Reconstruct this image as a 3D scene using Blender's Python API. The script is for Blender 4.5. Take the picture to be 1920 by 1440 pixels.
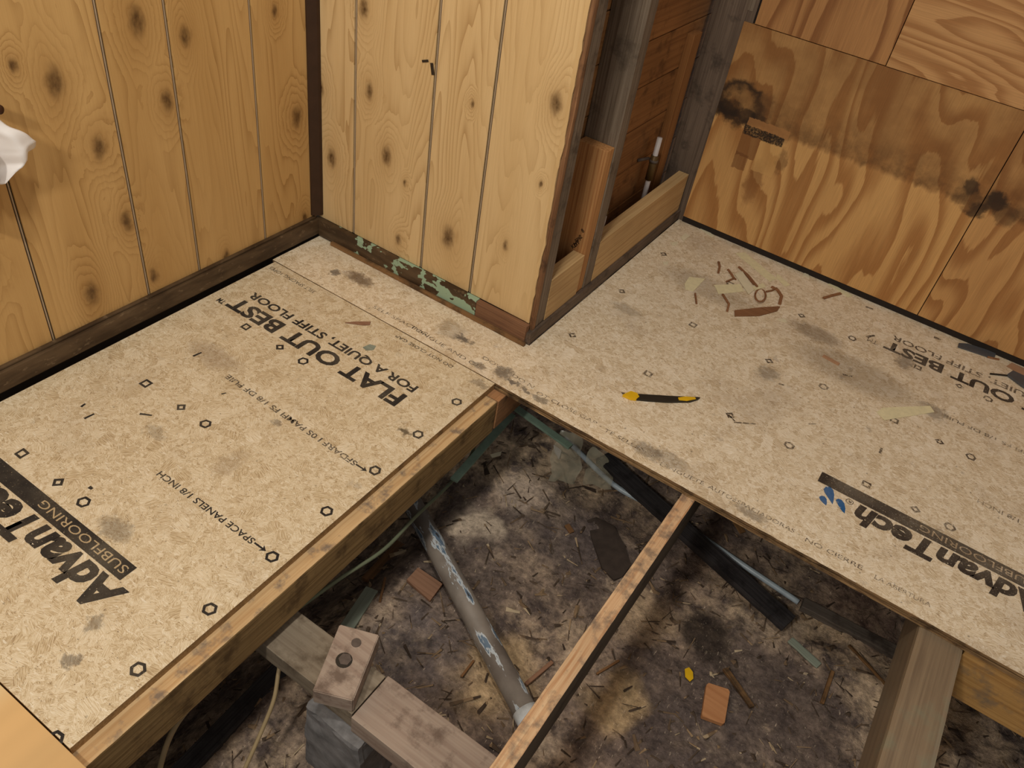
import bpy, bmesh, math, random
from mathutils import Vector, Matrix, noise
random.seed(7)
for o in list(bpy.data.objects): bpy.data.objects.remove(o)
S = bpy.context.scene
COL = S.collection

# ---------------------------------------------------------------- camera
CAM_R = Matrix(((0.82263924, 0.55148762, 0.13829708),
                (0.45188382, -0.48656076, -0.74770291),
                (-0.34505897, 0.67758397, -0.64947231)))
CAM_C = Vector((0.75135966, -1.38137172, 1.34999654))
CAM_F = 1504.67
cam = bpy.data.cameras.new('camera'); cam.sensor_width = 36; cam.lens = CAM_F / 1920 * 36
cam.clip_start = 0.02
camo = bpy.data.objects.new('camera', cam); COL.objects.link(camo)
rt, dn, fw = CAM_R[0], CAM_R[1], CAM_R[2]
camo.matrix_world = Matrix(((rt[0], -dn[0], -fw[0], CAM_C[0]), (rt[1], -dn[1], -fw[1], CAM_C[1]),
                            (rt[2], -dn[2], -fw[2], CAM_C[2]), (0, 0, 0, 1)))
S.camera = camo

# ---------------------------------------------------------------- light
w = bpy.data.worlds.new('world'); S.world = w; w.use_nodes = True
w.node_tree.nodes['Background'].inputs[0].default_value = (1.0, 0.97, 0.92, 1)
w.node_tree.nodes['Background'].inputs[1].default_value = 0.34
def lamp(name, loc, energy, size, col):
    l = bpy.data.lights.new(name, 'POINT'); l.energy = energy; l.shadow_soft_size = size; l.color = col
    o = bpy.data.objects.new(name, l); COL.objects.link(o); o.location = loc; return o
lamp('ceiling_bulb', (0.25, -0.95, 2.45), 63, 0.09, (1.0, 0.96, 0.87))
lamp('work_light', (0.22, -2.15, 1.95), 72, 0.10, (1.0, 0.95, 0.86))
S.view_settings.view_transform = 'Standard'; S.view_settings.look = 'None'
S.view_settings.exposure = 0.0; S.view_settings.gamma = 1.0; S.view_settings.use_curve_mapping = False

# ---------------------------------------------------------------- pixel -> point helpers
def unp(px, z=None, x=None, y=None):
    d = CAM_R.transposed() @ Vector(((px[0] - 960) / CAM_F, (px[1] - 720) / CAM_F, 1))
    if z is not None: t = (z - CAM_C[2]) / d[2]
    elif x is not None: t = (x - CAM_C[0]) / d[0]
    else: t = (y - CAM_C[1]) / d[1]
    return CAM_C + t * d
GZ = -0.45
def gz(x, y):
    n = noise.noise(Vector((x * 2.2, y * 2.2, 3.1))) * .028 + noise.noise(Vector((x * 7, y * 7, 9.3))) * .010
    return GZ + n + .05 * max(0, min(1, (y - .25) / .5)) - .22 * max(0, min(1, (-.02 - x) / .2)) * max(0, min(1, (.1 - y) / .3))  # last term sinks the ground under the left floor so it falls darker
def on_ground(px, up=0.0):
    p = unp(px, z=GZ)
    for _ in range(6): p = unp(px, z=gz(p.x, p.y) + up)
    return p

# ---------------------------------------------------------------- node helpers
def lin(c):
    return tuple((v / 12.92 if v <= .04045 else ((v + .055) / 1.055) ** 2.4) for v in c)
def rgb(r, g, b): return lin((r / 255, g / 255, b / 255)) + (1,)
class NT:
    def __init__(s, name, rough=.7, spec=.3):
        s.m = bpy.data.materials.new(name); s.m.use_nodes = True; s.t = s.m.node_tree
        s.b = s.t.nodes['Principled BSDF']; s.b.inputs['Roughness'].default_value = rough
        s.b.inputs['Specular IOR Level'].default_value = spec
    def n(s, typ, ins=(), out=0, **kw):
        nd = s.t.nodes.new(typ)
        for k, v in kw.items(): setattr(nd, k, v)
        for k, v in (ins.items() if isinstance(ins, dict) else enumerate(ins)):
            if v is None: continue
            s.put(nd.inputs[k], v)
        return nd.outputs[out]
    def put(s, sock, v):
        if isinstance(v, bpy.types.NodeSocket): s.t.links.new(v, sock)
        else: sock.default_value = v
    def m_(s, op, a, b=0.0, c=0.0, clamp=False):
        return s.n('ShaderNodeMath', (a, b, c), operation=op, use_clamp=clamp)
    def add(s, a, b): return s.m_('ADD', a, b)
    def mul(s, a, b): return s.m_('MULTIPLY', a, b)
    def v_(s, op, a, b=(0, 0, 0)):
        o = 1 if op in ('LENGTH', 'DISTANCE', 'DOT_PRODUCT') else 0
        return s.n('ShaderNodeVectorMath', (a, b), out=o, operation=op)
    def pos(s): return s.n('ShaderNodeNewGeometry')
    def obj(s): return s.n('ShaderNodeTexCoord', out=3)
    def rnd(s): return s.n('ShaderNodeObjectInfo', out=5)
    def sep(s, v):
        nd = s.t.nodes.new('ShaderNodeSeparateXYZ'); s.put(nd.inputs[0], v); return nd.outputs
    def com(s, x, y, z): return s.n('ShaderNodeCombineXYZ', (x, y, z))
    def map(s, v, scale=(1, 1, 1), loc=(0, 0, 0), rot=(0, 0, 0)):
        return s.n('ShaderNodeMapping', {'Vector': v, 'Location': loc, 'Rotation': rot, 'Scale': scale})
    def noise(s, v, scale=1, detail=3, rough=.5, dist=0, out=0):
        return s.n('ShaderNodeTexNoise', {'Vector': v, 'Scale': scale, 'Detail': detail, 'Roughness': rough, 'Distortion': dist}, out=out)
    def voro(s, v, scale=1, out=0, feature='F1'):
        return s.n('ShaderNodeTexVoronoi', {'Vector': v, 'Scale': scale}, out=out, feature=feature)
    def mr(s, v, a, b, c=0.0, d=1.0, smooth=False):
        return s.n('ShaderNodeMapRange', {'Value': v, 'From Min': a, 'From Max': b, 'To Min': c, 'To Max': d},
                   interpolation_type='SMOOTHSTEP' if smooth else 'LINEAR')
    def ramp(s, f, stops):
        nd = s.t.nodes.new('ShaderNodeValToRGB'); s.put(nd.inputs[0], f)
        e = nd.color_ramp.elements
        while len(e) < len(stops): e.new(.5)
        for i, (p, c) in enumerate(stops): e[i].position = p; e[i].color = c
        return nd.outputs[0]
    def mix(s, f, a, b, blend='MIX'):
        nd = s.t.nodes.new('ShaderNodeMix'); nd.data_type = 'RGBA'; nd.blend_type = blend
        s.put(nd.inputs[0], f); s.put(nd.inputs[6], a); s.put(nd.inputs[7], b); return nd.outputs[2]
    def col(s, c): s.put(s.b.inputs['Base Color'], c)
    def bump(s, h, strength=.3, dist=.002):
        s.put(s.b.inputs['Normal'], s.n('ShaderNodeBump', {'Strength': strength, 'Distance': dist, 'Height': h}))
    def scale_val(s, c, f):           # multiply colour by value socket
        return s.mix(1.0, c, s.n('ShaderNodeCombineColor', (f, f, f)), 'MULTIPLY')

def plain(name, c, rough=.7, var=.12, scale=30, spec=.3, metal=0.0):
    t = NT(name, rough, spec); n = t.noise(t.obj(), scale, 4, .6)
    t.col(t.scale_val(c, t.mr(n, .25, .75, 1 - var, 1 + var))); t.b.inputs['Metallic'].default_value = metal
    t.bump(n, .15, .001); return t.m

def wood(name, light, dark, dirt=None, dirt_amt=0.0, rough=.7, freq=90, across=1.0, fine=.5, bump=.25, dscale=14, spec=.25):
    """sawn lumber, grain along local X"""
    t = NT(name, rough, spec)
    o = t.obj(); r = t.rnd()
    o2 = t.v_('ADD', o, t.com(t.mul(r, 7.0), t.mul(r, 3.0), t.mul(r, 5.0)))
    wv = t.v_('ADD', o2, t.v_('MULTIPLY', t.v_('SUBTRACT', t.noise(t.map(o2, (5, 20, 20)), 1, 2, .5, out=1), (.5, .5, .5)), (0, .012, .012)))
    fq = freq * 1.5 * across
    ring = t.m_('POWER', t.mr(t.noise(t.map(wv, (1.1, fq, fq)), 1, 1.5, .5), .32, .68), 1.5)
    fib = t.noise(t.map(o2, (5, 260, 260)), 1, 3, .6)
    f = t.add(t.mul(ring, .55), t.mul(t.mr(fib, .3, .7), fine))
    c = t.mix(t.m_('MULTIPLY', f, 1.0, clamp=True), light, dark)
    bl = t.noise(o2, 5, 3, .5)
    c = t.scale_val(c, t.mr(bl, .3, .7, .86, 1.1))
    if dirt:
        d = t.noise(o2, dscale, 5, .65)
        c = t.mix(t.mul(t.mr(d, .62 - .3 * dirt_amt, .74 - .2 * dirt_amt), .85), c, dirt)
    t.col(c); t.bump(t.add(fib, t.mul(ring, .3)), bump, .0015)
    return t.m

# ---------------------------------------------------------------- materials
def knots_nodes(t, uv, knots):
    """returns (phase shift, darkness, ring darkness) from printed knots in wall metres"""
    ph = None; dk = None
    for (u, v, s) in knots:
        d = t.v_('LENGTH', t.v_('MULTIPLY', t.v_('SUBTRACT', uv, (u, v, 0)), (1 / s, .55 / s, 0)))
        a = t.mr(d, 0, 4.2, 1, 0, True); b = t.mr(d, .15, 1.25, 1, 0, True)
        ph = a if ph is None else t.m_('MAXIMUM', ph, a); dk = b if dk is None else t.m_('MAXIMUM', dk, b)
    return ph, dk

def pine_panel(name, axis, knots, light, mid, dark):
    t = NT(name, .42, .35)
    p = t.sep(t.pos()); u = p[axis]; v = p[2]; r = t.rnd()
    uv = t.com(u, v, 0)
    wob = t.noise(t.map(uv, (45, 26, 1)), 1, 3, .6, out=1)
    uvw = t.v_('ADD', uv, t.v_('MULTIPLY', t.v_('SUBTRACT', wob, (.5, .5, .5)), (.02, .02, 0)))
    kph, kdk = knots_nodes(t, uvw, knots)
    uvr = t.v_('ADD', uv, t.com(t.mul(r, 3.7), t.mul(r, 11.3), 0))
    base = t.noise(t.map(uvr, (6.0, .75, 1)), 1, 1.5, .4)
    fine = t.noise(t.map(uvr, (22, 1.2, 1)), 1, 2, .5)
    phase = t.add(t.add(t.mul(base, 26), t.mul(fine, 3.0)), t.mul(kph, 5.0))
    fr = t.m_('FRACT', phase)
    line = t.m_('POWER', fr, 3.2)
    strong = t.mr(t.noise(t.map(uvr, (9, 1.1, 1), (5, 2, 0)), 1, 2), .35, .62)
    fib = t.noise(t.map(uvr, (420, 10, 1)), 1, 2, .6)
    c = t.mix(t.mr(t.noise(t.map(uvr, (7, .8, 1), (1, 7, 0)), 1, 3), .3, .7), light, mid)
    c = t.mix(t.mul(line, t.mr(strong, 0, 1, .12, .62)), c, dark)
    c = t.mix(t.mul(t.mr(fib, .35, .75), .16), c, dark)
    halo = t.mul(t.m_('POWER', kph, 2.4), .38)
    c = t.mix(halo, c, dark)
    kn = t.noise(t.map(uvr, (120, 70, 1)), 1, 3)
    c = t.mix(t.mul(kdk, t.mr(kn, .3, .7, .6, 1.0)), c, rgb(80, 54, 28))
    t.col(c); t.bump(fib, .06, .0006)
    return t.m

def osb_color(t, tint=1.0, seed=0.0, dirt=1.0):
    """wood-strand panel colour in world x,y metres"""
    p = t.sep(t.pos()); base = t.com(t.add(p[0], seed), t.add(p[1], seed * .7), t.mul(p[2], 3.0))
    stops = [(.12, rgb(150, 122, 86)), (.34, rgb(188, 162, 120)), (.5, rgb(207, 184, 144)), (.68, rgb(218, 198, 161)), (.9, rgb(228, 211, 179))]
    wq = t.v_('ADD', base, t.v_('MULTIPLY', t.v_('SUBTRACT', t.noise(base, 60, 3, out=1), (.5, .5, .5)), (.022, .022, 0)))
    def strands(sc, off, lx, ly):
        q = t.map(wq, (1, 1, 1), (off, off * .6, 0))
        cell = t.sep(t.voro(q, sc, out=1))
        ang = t.mul(t.add(t.mul(cell[0], 2.6), -1.2), .5 if seed else 1.0)
        rv = t.n('ShaderNodeVectorRotate', {'Vector': base, 'Angle': ang}, rotation_type='Z_AXIS')
        rv = t.v_('ADD', rv, t.com(t.mul(cell[1], 5.0), t.mul(cell[2], 5.0), 0))
        f = t.noise(t.v_('MULTIPLY', rv, (lx, ly, 1)), 1, 2, .6)
        return t.add(t.mul(t.m_('SUBTRACT', f, .5), 1.4), t.add(.5, t.mul(t.m_('SUBTRACT', cell[2], .5), .26))), cell
    f1, c1 = strands(75, 0.0, 70, 620)
    f2, c2 = strands(130, 3.3, 110, 900)
    f3, c3 = strands(38, 7.1, 50, 560)
    f = t.n('ShaderNodeMix', {0: t.mr(c2[1], .45, .5), 2: f1, 3: f2}, data_type='FLOAT')
    f = t.n('ShaderNodeMix', {0: t.mr(c3[1], .70, .72), 2: f, 3: f3}, data_type='FLOAT')
    c = t.ramp(f, stops)
    grit = t.noise(base, 900, 2, .7)
    c = t.scale_val(c, t.mr(grit, .3, .7, .93, 1.05))
    slit = t.mr(t.noise(t.map(base, (60, 330, 1), (0, 0, 0), (0, 0, .4)), 1, 3, .6), .64, .74)
    c = t.mix(t.mul(slit, .55), c, rgb(96, 72, 48))
    pit = t.mr(t.noise(t.map(base, (150, 260, 1), (2, 5, 0), (0, 0, 1.1)), 1, 2, .5), .66, .74)
    c = t.mix(t.mul(pit, .75), c, rgb(104, 82, 60))
    fl = t.mr(t.noise(t.map(base, (50, 240, 1), (6, 1, 0), (0, 0, -.35)), 1, 2, .5), .64, .70)
    c = t.mix(t.mul(fl, .7), c, rgb(230, 215, 184))
    # grime: broad grey smears, small specks
    g1 = t.mr(t.noise(base, 4.2, 5, .62), .53, .78)
    c = t.mix(t.mul(g1, .42 * dirt), c, rgb(122, 100, 78))
    g2 = t.mr(t.noise(t.map(base, (1, 1, 1), (3, 8, 0)), 17, 4, .6), .64, .76)
    c = t.mix(t.mul(g2, .55 * dirt), c, rgb(96, 82, 70))
    sp = t.mul(t.mr(t.voro(base, 42, out=0), .06, .13, 1, 0), t.m_('GREATER_THAN', t.sep(t.voro(base, 42, out=1))[0], .80))
    c = t.mix(t.mul(sp, .6 * dirt), c, rgb(60, 48, 38))
    return t.scale_val(c, tint) if tint != 1.0 else c, grit
def osb(name, tint=1.0, seed=0.0, dirt=1.0, mul=(1, 1, 1), smudges=()):
    t = NT(name, .75, .2); c, g = osb_color(t, tint, seed, dirt)
    c = t.mix(1.0, c, mul + (1,), 'MULTIPLY')
    if smudges:
        p = t.pos(); q = t.v_('ADD', p, t.v_('MULTIPLY', t.v_('SUBTRACT', t.noise(p, 55, 4, .65, out=1), (.5, .5, .5)), (.06, .05, 0)))
        for (x, y, rx, ry, a, cc) in smudges:
            d = t.v_('LENGTH', t.v_('MULTIPLY', t.v_('SUBTRACT', q, (x, y, 0)), (1 / rx, 1 / ry, 0)))
            c = t.mix(t.mul(t.mr(d, .45, 1.1, 1, 0, True), a), c, cc)
    t.col(c); t.bump(g, .2, .0008); return t.m
def print_mat(name, ink, osbargs, wear=.5, scale=110):
    t = NT(name, .75, .2); c, g = osb_color(t, *osbargs[:3])
    c = t.mix(1.0, c, osbargs[3] + (1,), 'MULTIPLY')
    n = t.noise(t.pos(), scale, 4, .7); m = t.mr(n, .20 + wear * .26, .34 + wear * .24)
    n2 = t.mr(t.noise(t.pos(), 9, 3), .3, .6, .55 + .4 * (1 - wear), 1)
    t.col(t.mix(t.mul(m, n2), c, ink)); return t.m

OSBL = (1.0, 0.0, .55, (1.08, 1.13, 1.27)); OSBR = (1.0, 4.3, .9, (1.22, 1.29, 1.53))
PK = rgb(70, 62, 58); BR = rgb(92, 66, 40)
M = {}
M['osb_left'] = osb('osb_left', *OSBL, smudges=(
    (-.31, -.88, .05, .03, .45, PK), (-.06, -.29, .022, .014, .8, rgb(60, 45, 20)), (-.13, -1.1, .02, .015, .6, PK),
    (-.58, -.40, .10, .04, .35, rgb(125, 100, 80)), (-.30, -.47, .02, .012, .5, PK), (-.03, -.03, .03, .02, .4, PK),
    (-.16, -1.03, .02, .02, .5, PK), (-.28, -.62, .03, .05, .25, rgb(125, 100, 80)), (-.47, -.66, .04, .02, .3, PK)))
M['osb_right'] = osb('osb_right', *OSBR, smudges=(
    (-.56, .105, .06, .03, .75, BR), (-.63, .08, .02, .02, .7, PK), (-.17, .09, .035, .018, .8, PK), (-.22, .1, .05, .05, .3, PK),
    (-.01, .05, .03, .03, .7, PK), (.03, .035, .025, .012, .8, PK), (.075, .03, .02, .012, .7, PK), (.12, .03, .03, .012, .6, PK),
    (-.07, .03, .03, .014, .6, PK), (.42, .05, .05, .03, .5, PK), (.48, .06, .06, .03, .35, PK), (.60, .87, .10, .05, .5, rgb(84, 62, 44)),
    (.75, .76, .22, .10, .38, rgb(96, 76, 56)), (.98, .75, .05, .04, .5, PK), (.55, .57, .04, .04, .45, PK), (.70, .03, .05, .02, .5, PK),
    (.25, .85, .2, .08, .3, rgb(100, 80, 62)), (.86, .93, .03, .05, .5, PK), (.1, .55, .06, .03, .3, PK)))
M['osb_edge'] = wood('osb_edge', rgb(186, 150, 104), rgb(104, 76, 50), rgb(48, 36, 26), .5, freq=420, fine=.8, bump=.6)
M['osb_edge_dark'] = wood('osb_edge_dark', rgb(176, 142, 96), rgb(140, 108, 68), rgb(100, 76, 50), .3, freq=200, fine=.6)
M['ink_left'] = print_mat('ink_left', rgb(44, 39, 36), OSBL, .15, 240)
M['ink_left_thin'] = print_mat('ink_left_thin', rgb(62, 54, 48), OSBL, .55, 260)
M['ink_right'] = print_mat('ink_right', rgb(62, 52, 44), OSBR, .25, 240)
M['ink_right_faded'] = print_mat('ink_right_faded', rgb(84, 70, 56), OSBR, .6)
M['ink_right_thin'] = print_mat('ink_right_thin', rgb(84, 70, 58), OSBR, .75, 260)
M['ink_blue'] = print_mat('ink_blue', rgb(42, 92, 142), OSBR, .15)
M['knock_left'] = print_mat('knock_left', rgb(178, 154, 118), OSBL, .3)
M['knock_right'] = print_mat('knock_right', rgb(150, 126, 98), OSBR, .5)

KA = [(-.51, .636, .021), (-.582, .686, .010), (-.307, .718, .021), (-.193, .666, .016), (-.263, .535, .017), (-.448, .479, .018),
      (-.418, .286, .016), (.134, .39, .020), (.074, .677, .011), (-.539, .14, .021), (-.373, .115, .014), (-.146, .07, .012), (.15, .075, .012),
      (-.75, .30, .02), (-.9, .6, .02)]
KB = [(-.649, .709, .016), (-.624, .51, .015), (-.558, .353, .018), (-.759, .269, .018), (-.80, .46, .016), (-.491, .299, .007),
      (-.301, .584, .007), (-.332, .199, .022), (-.503, .114, .012), (-.076, .661, .018), (-.08, .461, .006), (-.149, .257, .009)]
M['pine_left'] = pine_panel('pine_left', 1, KA, rgb(204, 164, 106), rgb(188, 147, 90), rgb(142, 100, 50))
M['pine_back'] = pine_panel('pine_back', 0, KB, rgb(224, 193, 143), rgb(210, 176, 124), rgb(160, 120, 70))
M['groove'] = plain('groove', rgb(52, 40, 27), .8)
M['bead'] = plain('bead', rgb(168, 148, 122), .7)
M['dark_trim'] = plain('dark_trim', rgb(58, 38, 24), .5, .15)

def painted_trim(name, teal_on=True):
    t = NT(name, .55, .35); p = t.pos(); s = t.sep(p)
    n = t.noise(t.map(p, (6, 6, 30)), 1, 4, .6)
    c = t.mix(t.mr(n, .4, .62), rgb(62, 45, 28), rgb(92, 72, 50))
    sc = t.mr(t.noise(t.map(p, (30, 30, 60)), 1, 4, .65), .60, .66)
    c = t.mix(t.mul(sc, .5), c, rgb(128, 106, 80))
    if teal_on:
        g = t.mr(s[0], -.80, -.20, -.115, .12)
        tn = t.add(t.noise(t.map(p, (16, 16, 20), (2.6, 0, .4)), 1, 3, .55), g)
        c = t.mix(t.mr(tn, .56, .57), c, rgb(152, 176, 148))
    t.col(c); t.bump(n, .3, .001); return t.m
M['base_left'] = painted_trim('base_left', False); M['base_back'] = painted_trim('base_back', True)
M['walnut'] = wood('walnut', rgb(140, 102, 74), rgb(88, 58, 42), freq=210, fine=.25)
M['strip'] = wood('strip', rgb(150, 112, 72), rgb(100, 70, 42), rgb(60, 46, 32), .5)

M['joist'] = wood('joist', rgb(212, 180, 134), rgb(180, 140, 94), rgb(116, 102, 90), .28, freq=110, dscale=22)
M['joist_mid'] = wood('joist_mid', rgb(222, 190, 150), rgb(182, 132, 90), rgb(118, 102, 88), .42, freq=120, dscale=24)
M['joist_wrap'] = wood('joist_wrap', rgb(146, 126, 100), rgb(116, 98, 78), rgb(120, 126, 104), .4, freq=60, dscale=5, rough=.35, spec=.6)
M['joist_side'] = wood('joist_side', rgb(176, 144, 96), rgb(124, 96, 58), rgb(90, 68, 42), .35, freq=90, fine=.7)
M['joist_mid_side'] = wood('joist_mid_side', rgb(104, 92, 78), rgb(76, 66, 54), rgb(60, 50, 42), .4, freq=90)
M['end_block'] = wood('end_block', rgb(188, 138, 94), rgb(140, 98, 64), rgb(96, 74, 54), .4)
M['rim'] = wood('rim', rgb(196, 152, 92), rgb(160, 116, 64), rgb(120, 104, 86), .35, freq=80)
M['beam'] = wood('beam', rgb(152, 138, 118), rgb(122, 106, 88), rgb(92, 78, 62), .35, freq=60, dscale=18, fine=.35)
M['beam2'] = wood('beam2', rgb(170, 152, 136), rgb(138, 116, 102), rgb(102, 84, 72), .35, freq=60, dscale=18, fine=.35)
M['old_stud'] = wood('old_stud', rgb(136, 120, 102), rgb(98, 82, 66), rgb(78, 66, 54), .25, freq=130, fine=.7)
M['old_brown'] = wood('old_brown', rgb(158, 116, 80), rgb(104, 70, 46), rgb(58, 42, 32), .3, freq=110)
M['dark_post'] = wood('dark_post', rgb(118, 100, 84), rgb(86, 70, 58), rgb(66, 55, 46), .3, freq=110, fine=.7)
M['new_pine'] = wood('new_pine', rgb(206, 172, 122), rgb(170, 132, 84), freq=100, fine=.35)
M['new_fir'] = wood('new_fir', rgb(196, 146, 92), rgb(150, 94, 52), freq=150, fine=.35)
M['sheath'] = wood('sheath', rgb(160, 112, 66), rgb(124, 82, 46), rgb(90, 60, 34), .3, freq=70, fine=.4)
M['batten'] = wood('batten', rgb(166, 116, 68), rgb(132, 86, 46), freq=80)
M['backing'] = plain('backing', rgb(40, 32, 26), .9)
M['light_block'] = plain('light_block', rgb(70, 62, 54), .9, .3, 12)

def plywood(name, seed, light, dark, sx=3.2, sz=.75, k=13, horiz=False, stains=False, drk=0.0):
    t = NT(name, .6, .25); p = t.pos(); s = t.sep(p)
    uv = t.com(s[0], s[2], 0)
    q = t.map(uv, (sz, sx, 1) if horiz else (sx, sz, 1), (seed, seed * 1.7, 0))
    n1 = t.noise(q, 1, 2, .45, .25)
    jag = t.noise(t.map(uv, (70, 4, 1) if not horiz else (4, 70, 1), (seed, 0, 0)), 1, 3, .6)
    ph = t.add(t.mul(n1, k), t.mul(jag, .35))
    fr = t.m_('FRACT', ph)
    band = t.add(t.mr(fr, .25, .88, 0, 1, True), 0.0)
    band = t.mul(band, t.mr(fr, .955, 1.0, 1, 0))
    fib = t.noise(t.map(uv, (320, 8, 1) if not horiz else (8, 320, 1)), 1, 3, .6)
    tone = t.noise(t.map(uv, (4, 1.2, 1), (seed * 3, 2, 0)), 1, 2)
    c = t.mix(t.mr(tone, .3, .7), light, t.n('ShaderNodeMix', {6: light, 7: dark, 0: .25}, out=2, data_type='RGBA'))
    c = t.mix(t.mul(band, .85), c, dark)
    c = t.scale_val(c, t.mr(fib, .3, .7, .86, 1.1))
    if stains:
        wq = t.v_('ADD', uv, t.v_('MULTIPLY', t.v_('SUBTRACT', t.noise(uv, 26, 4, .6, out=1), (.5, .5, .5)), (.06, .07, 0)))
        sw = t.sep(wq)
        edge = t.noise(t.map(uv, (60, 6, 1)), 1, 3)
        up = t.mr(t.add(s[2], t.mul(edge, .035)), .418, .434)
        upn = t.mul(up, t.mr(t.noise(uv, 7, 4, .6),   .25, .6, .25, .62))
        c = t.mix(upn, c, rgb(116, 74, 38))
        fade = t.mr(s[2], .41, .55, .5, 0.0)
        c = t.mix(t.mul(t.mul(up, fade), t.mr(t.noise(uv, 22, 4, .65), .38, .6)), c, rgb(74, 50, 30))
        def blob(x, z, rx, rz, a, cc, lo=.55, hi=1.1, inv=None):
            nonlocal c
            d = t.v_('LENGTH', t.v_('MULTIPLY', t.v_('SUBTRACT', wq, (x, z, 0)), (1 / rx, 1 / rz, 0)))
            f = t.mr(d, lo, hi, 1, 0, True)
            if inv: f = t.mul(f, t.mr(d, inv[0], inv[1], .25, 1, True))
            c = t.mix(t.mul(f, a), c, cc)
        K = rgb(44, 32, 24)
        blob(.06, .455, .085, .075, .9, K, .8, 1.15, (.45, .8))
        blob(.03, .43, .05, .035, .85, K); blob(.10, .42, .10, .02, .75, K); blob(.20, .40, .05, .03, .6, rgb(80, 54, 32))
        blob(.14, .47, .03, .05, .5, rgb(88, 58, 34))
        blob(.785, .455, .025, .035, .8, K); blob(.86, .44, .035, .04, .9, K); blob(.83, .40, .03, .025, .8, K)
        blob(.90, .42, .05, .035, .6, rgb(70, 48, 30)); blob(.80, .415, .06, .03, .55, rgb(70, 48, 30))
        blob(.19, .23, .035, .09, .55, rgb(120, 74, 38)); blob(.25, .33, .02, .05, .5, rgb(96, 62, 34))
        # straight dark strip and lifted strip of veneer below it
        su = t.sep(t.v_('ADD', uv, t.v_('MULTIPLY', t.v_('SUBTRACT', t.noise(uv, 90, 3, out=1), (.5, .5, .5)), (.006, .012, 0))))
        def rect(x0, x1, z0, z1, a, cc, nz=None):
            nonlocal c
            f = t.mul(t.mul(t.m_('GREATER_THAN', su[0], x0), t.m_('LESS_THAN', su[0], x1)), t.mul(t.m_('GREATER_THAN', su[1], z0), t.m_('LESS_THAN', su[1], z1)))
            if nz: f = t.mul(f, t.mr(t.noise(uv, nz, 3), .35, .55))
            c = t.mix(t.mul(f, a), c, cc)
        rect(.105, .245, .40, .428, .75, rgb(168, 118, 70)); rect(.10, .235, .372, .400, .55, rgb(40, 31, 25)); rect(.10, .235, .370, .402, .9, rgb(36, 28, 23), 170)
        rect(.10, .165, .30, .372, .8, rgb(128, 84, 46)); rect(.10, .145, .255, .31, .6, rgb(110, 68, 36))
        rect(.165, .24, .27, .372, .5, rgb(206, 160, 98)); pass
    hole = t.mul(t.mr(t.voro(uv, 9), .018, .03, 1, 0), t.m_('GREATER_THAN', t.sep(t.voro(uv, 9, out=1))[1], .6))
    c = t.mix(t.mul(hole, .8), c, rgb(50, 30, 20))
    if drk: c = t.mix(1.0, c, (1 - drk, 1 - drk, 1 - drk, 1), 'MULTIPLY')
    t.col(c); t.bump(fib, .12, .001); return t.m
M['ply_main'] = plywood('ply_main', 2.3, rgb(206, 158, 98), rgb(160, 108, 58), 3.6, .8, stains=True, k=15)
M['ply_right'] = plywood('ply_right', 6.1, rgb(196, 148, 92), rgb(152, 102, 56), 4.0, .9, stains=True, k=14)
M['ply_top'] = plywood('ply_top', 9.4, rgb(178, 128, 78), rgb(130, 82, 44), 4.2, .8, 14)
M['ply_light'] = plywood('ply_light', 4.4, rgb(196, 148, 96), rgb(158, 108, 62), 7.0, 1.4, 11, True)
M['ply_floor'] = plywood('ply_floor', 1.2, rgb(232, 202, 152), rgb(206, 164, 108), 9, 2.5, 7, True)

def dirt_mat():
    t = NT('dirt', .95, .1); p = t.pos()
    a = t.noise(p, 2.6, 6, .62); b = t.noise(p, 14, 6, .68); d = t.noise(p, 60, 5, .7)
    c = t.ramp(a, [(.30, rgb(86, 75, 66)), (.45, rgb(116, 100, 85)), (.53, rgb(150, 130, 106)), (.64, rgb(186, 162, 128)), (.8, rgb(130, 112, 94))])
    c = t.mix(t.mr(b, .42, .62), c, rgb(80, 69, 61))
    c = t.mix(t.mul(t.mr(b, .30, .40, 1, 0), .6), c, rgb(182, 160, 130))
    pc = t.v_('ADD', p, t.v_('MULTIPLY', t.v_('SUBTRACT', t.noise(p, 9, 4, out=1), (.5, .5, .5)), (.18, .18, 0)))
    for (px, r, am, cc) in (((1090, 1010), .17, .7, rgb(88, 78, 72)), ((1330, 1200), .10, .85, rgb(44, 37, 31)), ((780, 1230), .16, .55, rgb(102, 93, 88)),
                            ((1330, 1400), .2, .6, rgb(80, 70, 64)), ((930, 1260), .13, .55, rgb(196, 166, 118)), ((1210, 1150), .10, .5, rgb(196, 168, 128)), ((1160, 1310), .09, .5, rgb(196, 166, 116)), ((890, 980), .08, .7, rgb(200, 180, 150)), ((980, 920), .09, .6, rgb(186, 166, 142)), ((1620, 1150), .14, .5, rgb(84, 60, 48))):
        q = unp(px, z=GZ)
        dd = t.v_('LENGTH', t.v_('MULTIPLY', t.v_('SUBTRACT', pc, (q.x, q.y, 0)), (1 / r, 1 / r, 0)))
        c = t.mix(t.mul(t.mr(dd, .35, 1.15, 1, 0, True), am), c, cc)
    e = t.noise(t.map(p, (60, 210, 60), (0, 0, 0), (0, 0, .7)), 1, 4, .7)
    c = t.mix(t.mul(t.mr(e, .60, .70), .7), c, rgb(52, 44, 38)); c = t.mix(t.mul(t.mr(t.noise(t.map(p, (190, 50, 60), (3, 1, 0), (0, 0, .3)), 1, 4, .7), .62, .72), .6), c, rgb(204, 184, 154))
    c = t.scale_val(c, t.mr(d, .3, .7, .62, 1.6))
    c = t.mix(1.0, c, (1.18, 1.18, 1.30, 1), 'MULTIPLY')
    t.col(c); t.bump(t.add(t.mul(b, .6), t.mul(d, .4)), 1.0, .014); return t.m
M['dirt'] = dirt_mat()
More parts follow.
